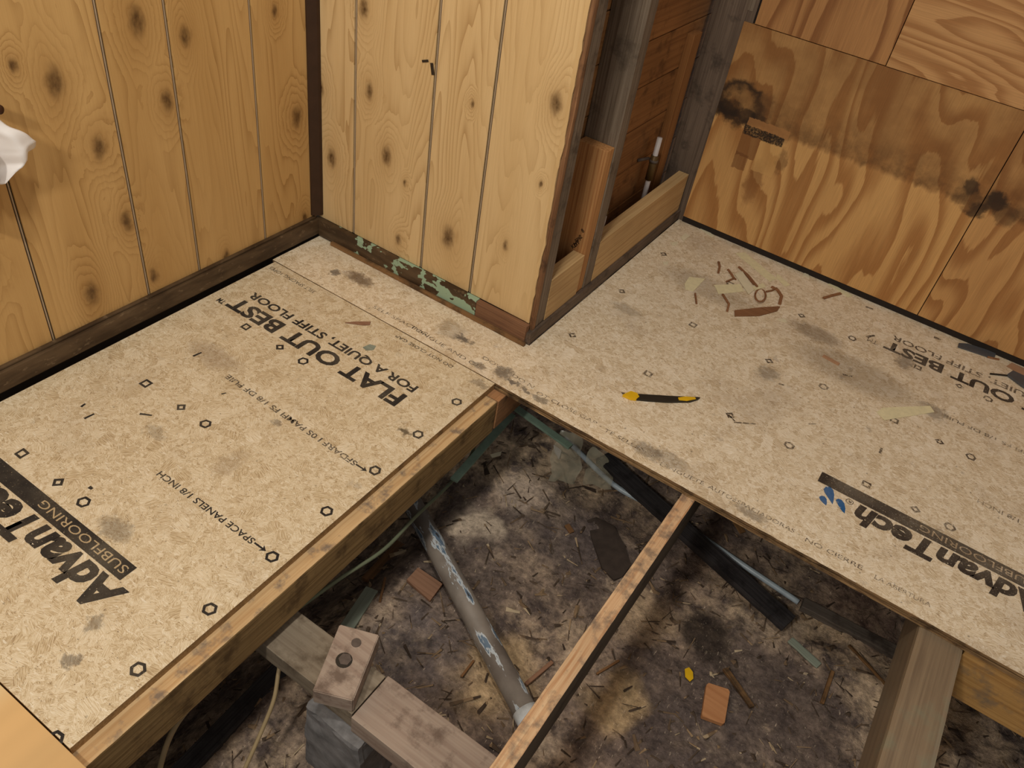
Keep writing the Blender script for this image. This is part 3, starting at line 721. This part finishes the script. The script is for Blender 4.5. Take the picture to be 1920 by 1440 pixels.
# block with bolt
blk = empty('shim_block', (.195, -.766, -.1525), label='grey wood block with a bolt, sitting across the beam joint', cat='wood block')
cs = [unp(p, z=-.108) for p in ((637, 1170), (711.5, 1190), (662, 1314), (586, 1295))]
bm = bmesh.new(); b0 = Vector(blk.location)
top = [bm.verts.new(c - b0) for c in cs]; bot = [bm.verts.new(Vector((c.x, c.y, -.1525)) - b0) for c in cs]
bm.faces.new(top); bm.faces.new(bot[::-1])
for i in range(4): bm.faces.new((top[i], bot[i], bot[(i + 1) % 4], top[(i + 1) % 4]))
bmesh.ops.recalc_face_normals(bm, faces=bm.faces); bmesh.ops.bevel(bm, geom=list(bm.edges), offset=.002, segments=2, affect='EDGES')
mesh_obj('block', bm, M['beam2'], parent=blk)
bc = unp((645, 1238), z=-.108)
def disc(name, c, r, h, mat, parent, n=20, tilt=0):
    bm = bmesh.new(); bmesh.ops.create_cone(bm, cap_ends=True, segments=n, radius1=r, radius2=r * .96, depth=h)
    o = mesh_obj(name, bm, mat, parent=parent); o.location = Vector(c) - parent.location; o.rotation_euler = (0, tilt, 0); return o
bt = disc('bolt_hole', bc + Vector((0, 0, .0006)), .0165, .002, M['black'], blk)
disc('bolt_head', bc + Vector((.001, .002, .001)), .0135, .004, M['steel'], blk, 6)
disc('bolt_hole', unp((668, 1205), z=-.1075), .010, .002, M['steel'], blk)
# concrete pier
bm = boxbm(.155, .30, -.845, -.715, -.50, -.209, .012, (8, 8, 10), .008, 4); 
for v in bm.verts: v.co = Vector((.2 + (v.co.x - .2) * (1 + .3 * (-.208 - v.co.z)), -.785 + (v.co.y + .785) * (1 + .3 * (-.208 - v.co.z)), v.co.z))
mesh_obj('concrete_pier', bm, M['concrete'], label='rough grey concrete pier holding up the beam joint', cat='pier')

# ================================================================ CRAWL SPACE THINGS
a = unp((768, 935), z=-.408); b = unp((987, 1338), z=-.405)
pp = empty('drain_pipe', a, label='grey drain pipe with peeling white and blue paint lying across the pit', cat='pipe')
d = (b - a)
def local_tube(name, a, b, r, mat, parent, sides=20):
    a, b = Vector(a), Vector(b); d = b - a; L = d.length; bm = bmesh.new()
    bmesh.ops.create_cone(bm, cap_ends=True, segments=sides, radius1=r, radius2=r, depth=L)
    for v in bm.verts: v.co = Vector((v.co.z + L / 2, v.co.x, v.co.y))
    o = mesh_obj(name, bm, mat, smooth=False, parent=parent)
    for p in o.data.polygons: p.use_smooth = len(p.vertices) == 4
    X = d.normalized(); Y = Vector((0, 0, 1)).cross(X).normalized(); Z = X.cross(Y)
    loc = a - (parent.location if parent else Vector())
    o.matrix_local = Matrix(((X.x, Y.x, Z.x, loc.x), (X.y, Y.y, Z.y, loc.y), (X.z, Y.z, Z.z, loc.z), (0, 0, 0, 1))); return o
local_tube('pipe', a - d * .25, b, .0285, M['old_pipe'], pp)
local_tube('white_joint', b - d * .012, b + d * .075, .031, M['white_joint'], pp)
def gl(name, p0, p1, w, h, mat, label, cat, up=.0, **k):
    a, b = on_ground(p0, up), on_ground(p1, up)
    return lumber(name, a, b, w, h, mat, label=label, cat=cat, **k)
gl('dark_plank', (1128, 862), (1476, 1174), .055, .022, M['black_lumber'], 'charred black plank lying under the narrow joist', 'plank', segs=40, jit=.002, up=.034)
gl('weathered_lumber', (1500, 1136), (1722, 1252), .035, .022, M['gray_lumber'], 'weathered grey stick in the dirt beyond the black plank', 'stick', segs=20, jit=.003, up=.002)
tube('water_tube', smooth_path([on_ground(p, u) for p, u in (((1060, 822), .012), ((1150, 908), .010), ((1225, 950), .010), ((1300, 996), .011), ((1400, 1064), .012), ((1497, 1129), .010))]), .0085, M['pex'], label='pale blue plastic water tube running behind the black plank', cat='tube')
lumber('green_batten', (-.03, .170, -.215), (.19, .148, -.225), .022, .008, M['green_paint'], label='flat green painted batten under the corner of the panels', cat='batten')
lumber('green_batten', (-.01, .150, -.228), (.012, -.16, -.235), .022, .008, M['green_paint'], label='green painted batten running under the edge joist', cat='batten')
# plastic film
def film(name, pts, label, seed):
    bm = bmesh.new(); n = 14; c = [Vector(p) for p in pts]; V = []
    for j in range(n + 1):
        for i in range(n + 1):
            u, v = i / n, j / n
            p = (c[0] * (1 - u) + c[1] * u) * (1 - v) + (c[3] * (1 - u) + c[2] * u) * v
            k = noise.noise_vector(p * 16 + Vector((seed, 0, 0))) * .022 + noise.noise_vector(p * 40 + Vector((seed, 2, 0))) * .006
            V.append(bm.verts.new(p + k - c[0]))
    for j in range(n):
        for i in range(n): bm.faces.new((V[j * (n + 1) + i], V[j * (n + 1) + i + 1], V[(j + 1) * (n + 1) + i + 1], V[(j + 1) * (n + 1) + i]))
    o = mesh_obj(name, bm, M['film'], smooth=True, label=label, cat='plastic'); o.location = c[0]; return o
film('plastic_film', [unp((1052, 808), z=-.24), unp((1092, 818), z=-.24), on_ground((1078, 908), .02), on_ground((1030, 902), .02)], 'crumpled clear plastic hanging by the green batten', 1)
film('plastic_film', [unp((1108, 838), z=-.25), unp((1140, 850), z=-.25), on_ground((1150, 915), .02), on_ground((1098, 905), .02)], 'crumpled clear plastic spread over the pale blue tube', 5)
slab('paper_scrap', [on_ground(p) for p in ((918, 856), (940, 849), (938, 857), (922, 862))], gz(*on_ground((930, 856)).xy) + .006, .002, M['paper'], label='small white paper scrap in the dirt under the corner', cat='scrap')
slab('paper_scrap', [on_ground(p) for p in ((1037, 838), (1052, 848), (1047, 866), (1038, 850))], gz(*on_ground((1045, 850)).xy) + .008, .002, M['white_pvc'], label='pointed white scrap under the clear plastic', cat='scrap')
# cables
tube('cable', smooth_path([unp(p, z=z) for p, z in (((894, 800), -.20), ((885, 850), -.24), ((845, 905), -.26), ((780, 968), -.22), ((720, 1030), -.19), ((640, 1083), -.17), ((560, 1140), -.155))]), .0045, M['cable_gray'], label='grey green cable sagging beside the edge joist', cat='cable')
tube('cable', smooth_path([unp(p, z=z) for p, z in (((362, 1318), -.17), ((335, 1352), -.2), ((315, 1390), -.22), ((300, 1440), -.25), ((290, 1500), -.28))]), .0055, M['cable_tan'], label='thick tan cable hanging from under the edge joist', cat='cable')
tube('cable', smooth_path([unp(p, z=z) for p, z in (((530, 1215), -.215), ((522, 1262), -.235), ((514, 1310), -.27), ((495, 1360), -.31), ((462, 1435), -.36), ((440, 1480), -.4))]), .0045, M['cable_tan'], label='thin tan cable curving down beside the concrete pier', cat='cable')
# loose pieces on the ground
slab('wood_scrap', [on_ground(p) for p in ((762, 1093), (783, 1072), (829, 1100), (806, 1130))], gz(*on_ground((795, 1100)).xy) + .004, .010, M['red_wood'], label='square reddish wood scrap beside the drain pipe', cat='wood scrap')
c = on_ground((1337, 1325))
o = slab('wood_scrap', [on_ground(p) for p in ((1320, 1292), (1324, 1289), (1360, 1301), (1363, 1306), (1355, 1361), (1351, 1363), (1313, 1350), (1312, 1346))], gz(c.x, c.y) + .006, .012, M['scrap_wood'], label='clean rectangular wood offcut lying flat on dark dirt', cat='wood scrap')
slab('bark_piece', [on_ground(p) for p in ((1100, 975), (1118, 970), (1150, 990), (1172, 1030), (1182, 1062), (1165, 1085), (1150, 1090), (1128, 1068), (1112, 1020))], gz(*on_ground((1140, 1030)).xy) + .002, .006, M['dark_bark'], label='dark brown bark slab in the middle of the pit', cat='bark')
gl('brown_stick', (686, 1092), (752, 1022), .030, .012, M['brown_stick'], 'brown wooden slat in the shadow of the edge joist', 'stick', up=.002)
gl('pale_plank', (650, 1180), (697, 1108), .035, .010, M['green_plank'], 'pale greenish slat lying behind the bolted block', 'slat', up=.002)
gl('thin_stick', (712, 1130), (722, 1085), .006, .006, M['brown_stick'], 'thin straw coloured stick beside the drain pipe', 'stick', up=.004)
gl('thin_stick', (865, 1270), (888, 1240), .006, .006, M['brown_stick'], 'thin brown stick between the beam and the drain pipe', 'stick', up=.004)
gl('thin_stick', (985, 1285), (1035, 1243), .010, .008, M['red_wood'], 'reddish stick between the drain pipe and the narrow joist', 'stick', up=.004)
gl('thin_stick', (1118, 1265), (1160, 1240), .006, .006, M['brown_stick'], 'brown stick beside the narrow joist in pale sawdust', 'stick', up=.004)
gl('splinter', (1358, 1255), (1410, 1328), .014, .008, M['strip'], 'long pale splinter beside the clean offcut', 'splinter', segs=8, jit=.003, up=.004)
gl('green_offcut', (1480, 1200), (1535, 1250), .022, .006, M['green_plank'], 'greenish slat at the end of the black plank', 'slat', segs=8, jit=.002, up=.002)
gl('forked_stick', (1540, 1320), (1560, 1260), .010, .008, M['strip'], 'tan forked stick in the dirt near the wide joist', 'stick', up=.003)
gl('thin_stick', (1590, 1210), (1665, 1290), .007, .006, M['strip'], 'long tan twig in front of the weathered grey stick', 'stick', segs=10, jit=.003, up=.004)
gl('wood_chip', (1378, 978), (1392, 1000), .020, .006, M['strip'], 'tan chip under the panel edge by the narrow joist', 'wood chip', up=.003)
gl('wood_chip', (1062, 985), (1072, 1000), .016, .006, M['brown_stick'], 'orange brown chip beside the dark bark slab', 'wood chip', up=.003)
slab('yellow_leaf', [on_ground(p) for p in ((1282, 1258), (1290, 1255), (1297, 1264), (1298, 1276), (1292, 1281), (1283, 1272))], gz(*on_ground((1290, 1268)).xy) + .008, .002, M['yellow'], label='small bright yellow leaf scrap on the dirt', cat='leaf')
gl('buried_timber', (330, 1470), (560, 1230), .045, .03, M['black_lumber'], 'dark timber lying in shadow under the edge joist', 'timber', up=-.005)
# litter: slivers nobody could count
bm = bmesh.new()
for i in range(2600):
    x, y = random.uniform(-.3, 1.9), random.uniform(-1.2, .75); L = random.choice((.006, .01, .012, .02, .03)) * random.uniform(.6, 1.4); wd = random.uniform(.001, .0035) if i % 6 else random.uniform(.003, .008)
    z = gz(x, y) + noise.noise(Vector((x * 26, y * 26, 1))) * .006 + .002; an = random.uniform(0, 6.3); tl = random.uniform(-.25, .25)
    ux = Vector((math.cos(an), math.sin(an), tl)) * L; uy = Vector((-math.sin(an), math.cos(an), random.uniform(-.4, .4))) * wd; c = Vector((x, y, z)); h = Vector((0, 0, wd * .7))
    P = [bm.verts.new(c + q) for q in (-ux - uy, ux - uy * .5, ux + uy * .5, -ux + uy)]; T = bm.verts.new(c + h)
    for k in range(4): bm.faces.new((P[k], P[(k + 1) % 4], T))
mesh_obj('wood_litter', bm, M['litter'], kind='stuff', parent=GROUND, label='splinters, chips and twigs strewn over the dirt')

# ================================================================ THINGS IN THE STUD BAY
vp = empty('supply_pipe', (-.095, .985, .03), label='white plastic supply pipe with a dark fitting standing in the stud bay', cat='pipe')
def vt(nm, z0, z1, r, mat): 
    return tube(nm, [Vector((-.095, .985, z0)), Vector((-.095, .985, z1))], r, mat, sides=14, parent=vp)
vt('pipe', .037, .345, .0085, M['white_pvc']); vt('fitting', .20, .285, .0125, M['brass']); vt('clamp', .262, .27, .0150, M['steel'])
tube('pipe_clip', [Vector((-.128, .93, .272)), Vector((-.110, .975, .272))], .005, M['steel'], parent=vp)
vp2 = tube('capped_pipe', [Vector((-.085, .66, .037)), Vector((-.085, .66, .20))], .0085, M['white_pvc'], sides=14, label='short white plastic pipe stub behind the old stud', cat='pipe')
tube('cap', [Vector((-.085, .66, .20)), Vector((-.085, .66, .215))], .0105, M['brass'], sides=14, parent=vp2)

# ================================================================ HANGING CLOTH ON THE LEFT WALL
pg = tube('wall_peg', [Vector((XA, -.672, .640)), Vector((-.765, -.660, .640)), Vector((-.755, -.656, .640))], [.009, .011, .008], M['peg'], sides=14, label='dark brown wooden peg on the left plank wall', cat='peg')
def cloth():
    bm = bmesh.new(); nu, nv = 44, 34; V = []
    for j in range(nv + 1):
        v = j / nv
        for i in range(nu + 1):
            u = i / nu
            kk = [(0, .062), (.3, .108), (.5, .140), (.68, .136), (1.01, .075)]; ii = max(q for q in range(4) if kk[q][0] <= v); wdt = kk[ii][1] + (kk[ii + 1][1] - kk[ii][1]) * (v - kk[ii][0]) / (kk[ii + 1][0] - kk[ii][0])
            y = -.72 + (u - .5) * 2 * wdt * .78
            z = .625 - v * (.16 + .05 * math.cos((u - .35) * 5)) 
            x = -.775 + .026 * math.sin(u * 15 + v * 1.5) * (.35 + v * .65) + .012 * math.sin(u * 31 + 1) * v
            x += .03 * math.sin(v * math.pi) - .02 * v; k = noise.noise_vector(Vector((u * 5, v * 4, 2))) * .008
            V.append(bm.verts.new(Vector((x, y, z)) + k))
    for j in range(nv):
        for i in range(nu): bm.faces.new((V[j * (nu + 1) + i], V[j * (nu + 1) + i + 1], V[(j + 1) * (nu + 1) + i + 1], V[(j + 1) * (nu + 1) + i]))
    o = mesh_obj('hanging_cloth', bm, M['cloth'], smooth=True, label='white rag hanging from the peg on the left wall', cat='cloth')
    m = o.modifiers.new('thick', 'SOLIDIFY'); m.thickness = .0015; return o
cloth()

# ================================================================ SCRAPS ON THE FLOOR
def Z8(p): return (1280 + p[0] / 3, 400 + p[1] / 3)
def Z7(p): return (960 + p[0] / 4, 320 + p[1] / 4)
def scrap(name, pts, conv, mat, label, cat, thick=.0012, z=.0006, **k):
    return slab(name, [unp(conv(p), z=0) for p in pts], z, thick, mat, label=label, cat=cat, **k)
T, P_ = M['tape'], M['paper']
scrap('masking_tape', [(295, 225), (350, 222), (530, 370), (490, 385)], Z8, T, 'longest cream tape strip in the litter by the plywood wall', 'tape')
scrap('masking_tape', [(530, 340), (605, 405), (575, 412), (525, 365)], Z8, T, 'narrow cream tape piece at the end of the longest strip', 'tape')
scrap('masking_tape', [(175, 405), (320, 400), (345, 440), (200, 455), (190, 430)], Z8, T, 'torn cream tape piece lying sideways among brown splinters', 'tape')
scrap('masking_tape', [(290, 345), (335, 330), (400, 435), (370, 460)], Z8, P_, 'pale tape strip crossing the pile of brown splinters', 'tape', z=.0022)
scrap('masking_tape', [(390, 415), (450, 395), (470, 415), (405, 435)], Z8, T, 'small cream tape bit above the curled shaving', 'tape')
scrap('masking_tape', [(10, 400), (35, 360), (125, 370), (60, 440), (15, 430)], Z8, T, 'squarish yellow tape patch apart from the pile', 'tape')
scrap('masking_tape', [(815, 400), (835, 395), (955, 465), (930, 473)], Z8, T, 'slim cream tape strip close under the plywood wall', 'tape')
scrap('masking_tape', [(1090, 1120), (1125, 1095), (1390, 1085), (1415, 1120), (1135, 1165)], Z8, T, 'large pointed cream tape strip alone on open floor', 'tape')
scrap('paper_chip', [(525, 598), (575, 595), (588, 615), (560, 612)], Z8, P_, 'white chip below the brown plank scrap', 'paper chip')
scrap('paper_chip', [(95, 90), (122, 85), (180, 130), (165, 138)], Z8, P_, 'white sliver in the corner at the plywood wall', 'paper chip')
scrap('paper_chip', [(1265, 500), (1300, 470), (1330, 495), (1285, 530)], Z7, P_, 'pale chip near the long pine block', 'paper chip')
scrap('paper_chip', [(1190, 540), (1245, 535), (1235, 560), (1200, 565)], Z7, P_, 'smaller pale chip closest to the long pine block', 'paper chip')
scrap('paper_chip', [(1130, 685), (1175, 683), (1165, 708), (1135, 705)], Z7, P_, 'tiny white chip just below a printed square', 'paper chip')
scrap('paper_chip', [(670, 355), (700, 318), (712, 365)], Z8, P_, 'tiny white torn bit at the foot of the plywood wall', 'paper chip')
scrap('paper_chip', [(470, 458), (490, 452), (492, 470), (475, 474)], Z8, P_, 'tiny white bit inside the pile beside the curled shaving', 'paper chip')
BS = M['brown_strip']
scrap('wood_strip', [(290, 552), (450, 535), (545, 530), (530, 553), (430, 580), (292, 582)], Z8, BS, 'flat brown wood strip pointing away from the pile', 'wood strip', .005)
def stick8(pts, wpx, label, nm='wood_splinter', mat=BS, z=.003):
    P = [unp(Z8(p), z=z) for p in pts]; bmx = bmesh.new(); base = P[0].copy(); base.z = 0; rows = []
    for i, p in enumerate(P):
        t = (P[min(i + 1, len(P) - 1)] - P[max(0, i - 1)]).normalized(); n = Vector((-t.y, t.x, 0)) * wpx / 3 / 1505 * 2.2 * .5
        rows.append([bmx.verts.new(q - base) for q in (p - n + Vector((0, 0, -.0025)), p + n + Vector((0, 0, -.0025)), p + n + Vector((0, 0, .002)), p - n + Vector((0, 0, .002)))])
    for A, B in zip(rows, rows[1:]):
        for k in range(4): bmx.faces.new((A[k], A[(k + 1) % 4], B[(k + 1) % 4], B[k]))
    bmx.faces.new(rows[0]); bmx.faces.new(rows[-1][::-1]); bmesh.ops.recalc_face_normals(bmx, faces=bmx.faces)
    o = mesh_obj(nm, bmx, mat, label=label, cat='splinter'); o.location = base; return o
stick8([(225, 455), (260, 510), (250, 550)], 13, 'bent brown splinter below the sideways tape piece')
stick8([(315, 300), (370, 350), (420, 412)], 12, 'dark brown splinter beside the longest tape strip', z=.0045)
stick8([(345, 330), (400, 400)], 8, 'thin brown splinter lying along the dark one', z=.003)
stick8([(255, 315), (280, 350), (292, 370)], 12, 'short brown splinter above the pale crossing tape')
stick8([(202, 272), (208, 300), (200, 335)], 14, 'short upright brown splinter apart from the tape')
stick8([(70, 450), (78, 508)], 10, 'small brown splinter below the squarish tape patch')
stick8([(245, 385), (290, 365), (300, 372)], 10, 'tiny dark splinter touching the sideways tape piece')
stick8([(500, 412), (535, 432), (556, 465), (545, 510)], 20, 'curved brown bark shaving at the edge of the pile')
stick8([(470, 440), (500, 435), (530, 420)], 10, 'brown splinter leading into the curved bark shaving')
stick8([(792, 477), (840, 462), (890, 450)], 18, 'brown splinter tucked under the slim tape strip')
stick8([(790, 800), (880, 850)], 22, 'faint tan strip on the bare floor', mat=M['tan_strip'], z=.0025)
stick8([(1715, 808), (1780, 822)], 9, 'thin reddish sliver below the flat black tape')
tube('curled_shaving', [unp(Z8((437 + 30 * math.cos(a * math.pi / 8), 462 + 34 * math.sin(a * math.pi / 8))), z=.004 + .006 * math.sin(a * .4)) for a in range(-7, 10)], .003, BS, sides=8, label='ring shaped curled brown shaving in the pile', cat='shaving')
scrap('black_tape', [(1545, 755), (1550, 735), (1600, 738), (1760, 790), (1750, 818), (1715, 812)], Z8, M['black_tape'], 'flat black tape strip against the plywood wall', 'tape', .004)
scrap('black_tape', [(1820, 915), (1850, 895), (1990, 960), (1990, 1030), (1900, 975)], Z8, M['black_tape'], 'black tape lump lying over the printed word QUIET', 'tape', .008)
stick8([(1730, 902), (1790, 908), (1825, 912)], 8, 'thin black thread leading to the black tape lump', nm='black_thread', mat=M['black'])
scrap('tan_scrap', [(1820, 862), (1850, 842), (1990, 905), (1990, 960)], Z8, M['tan_strip'], 'tan paper scrap behind the black tape lump', 'paper scrap')
# yellow and black knife handle
def Z4b(p): return (1000 + p[0] / 3, 720 + p[1] / 3)
kc = unp(Z4b((715, 85)), z=0); kn = empty('utility_knife', (kc.x, kc.y, 0), label='slim black and yellow knife blade holder on the floor', cat='knife')
def kpart(nm, pts, mat, z, th): slab(nm, [unp(Z4b(p), z=0) for p in pts], z, th, mat, parent=kn)
kpart('handle', [(520, 62), (600, 66), (760, 76), (935, 84), (925, 92), (880, 106), (760, 108), (640, 100), (560, 92)], M['black'], .0006, .006)
kpart('yellow_tip', [(500, 72), (545, 52), (580, 64), (592, 84), (575, 96), (545, 92)], M['yellow'], .0006, .008)
kpart('yellow_tail', [(810, 88), (850, 82), (905, 86), (910, 96), (860, 106), (815, 102)], M['yellow'], .0066, .0012)
kpart('blade_tip', [(494, 50), (512, 54), (520, 64), (505, 62)], M['steel'], .0006, .002)
# on the corner panel
def Z6(p): return (480 + p[0] / 3, 400 + p[1] / 3)
scrap('wood_sliver', [(500, 618), (560, 612), (645, 612), (640, 630), (600, 632)], Z6, M['red_wood'], 'reddish wood sliver lying beside the printed words', 'sliver', .002)
scrap('tape_smear', [(600, 755), (640, 738), (675, 748), (660, 770), (620, 772)], Z6, M['green_plank'], 'thin grey green flake lying on the printed word QUIET', 'flake', .0008)
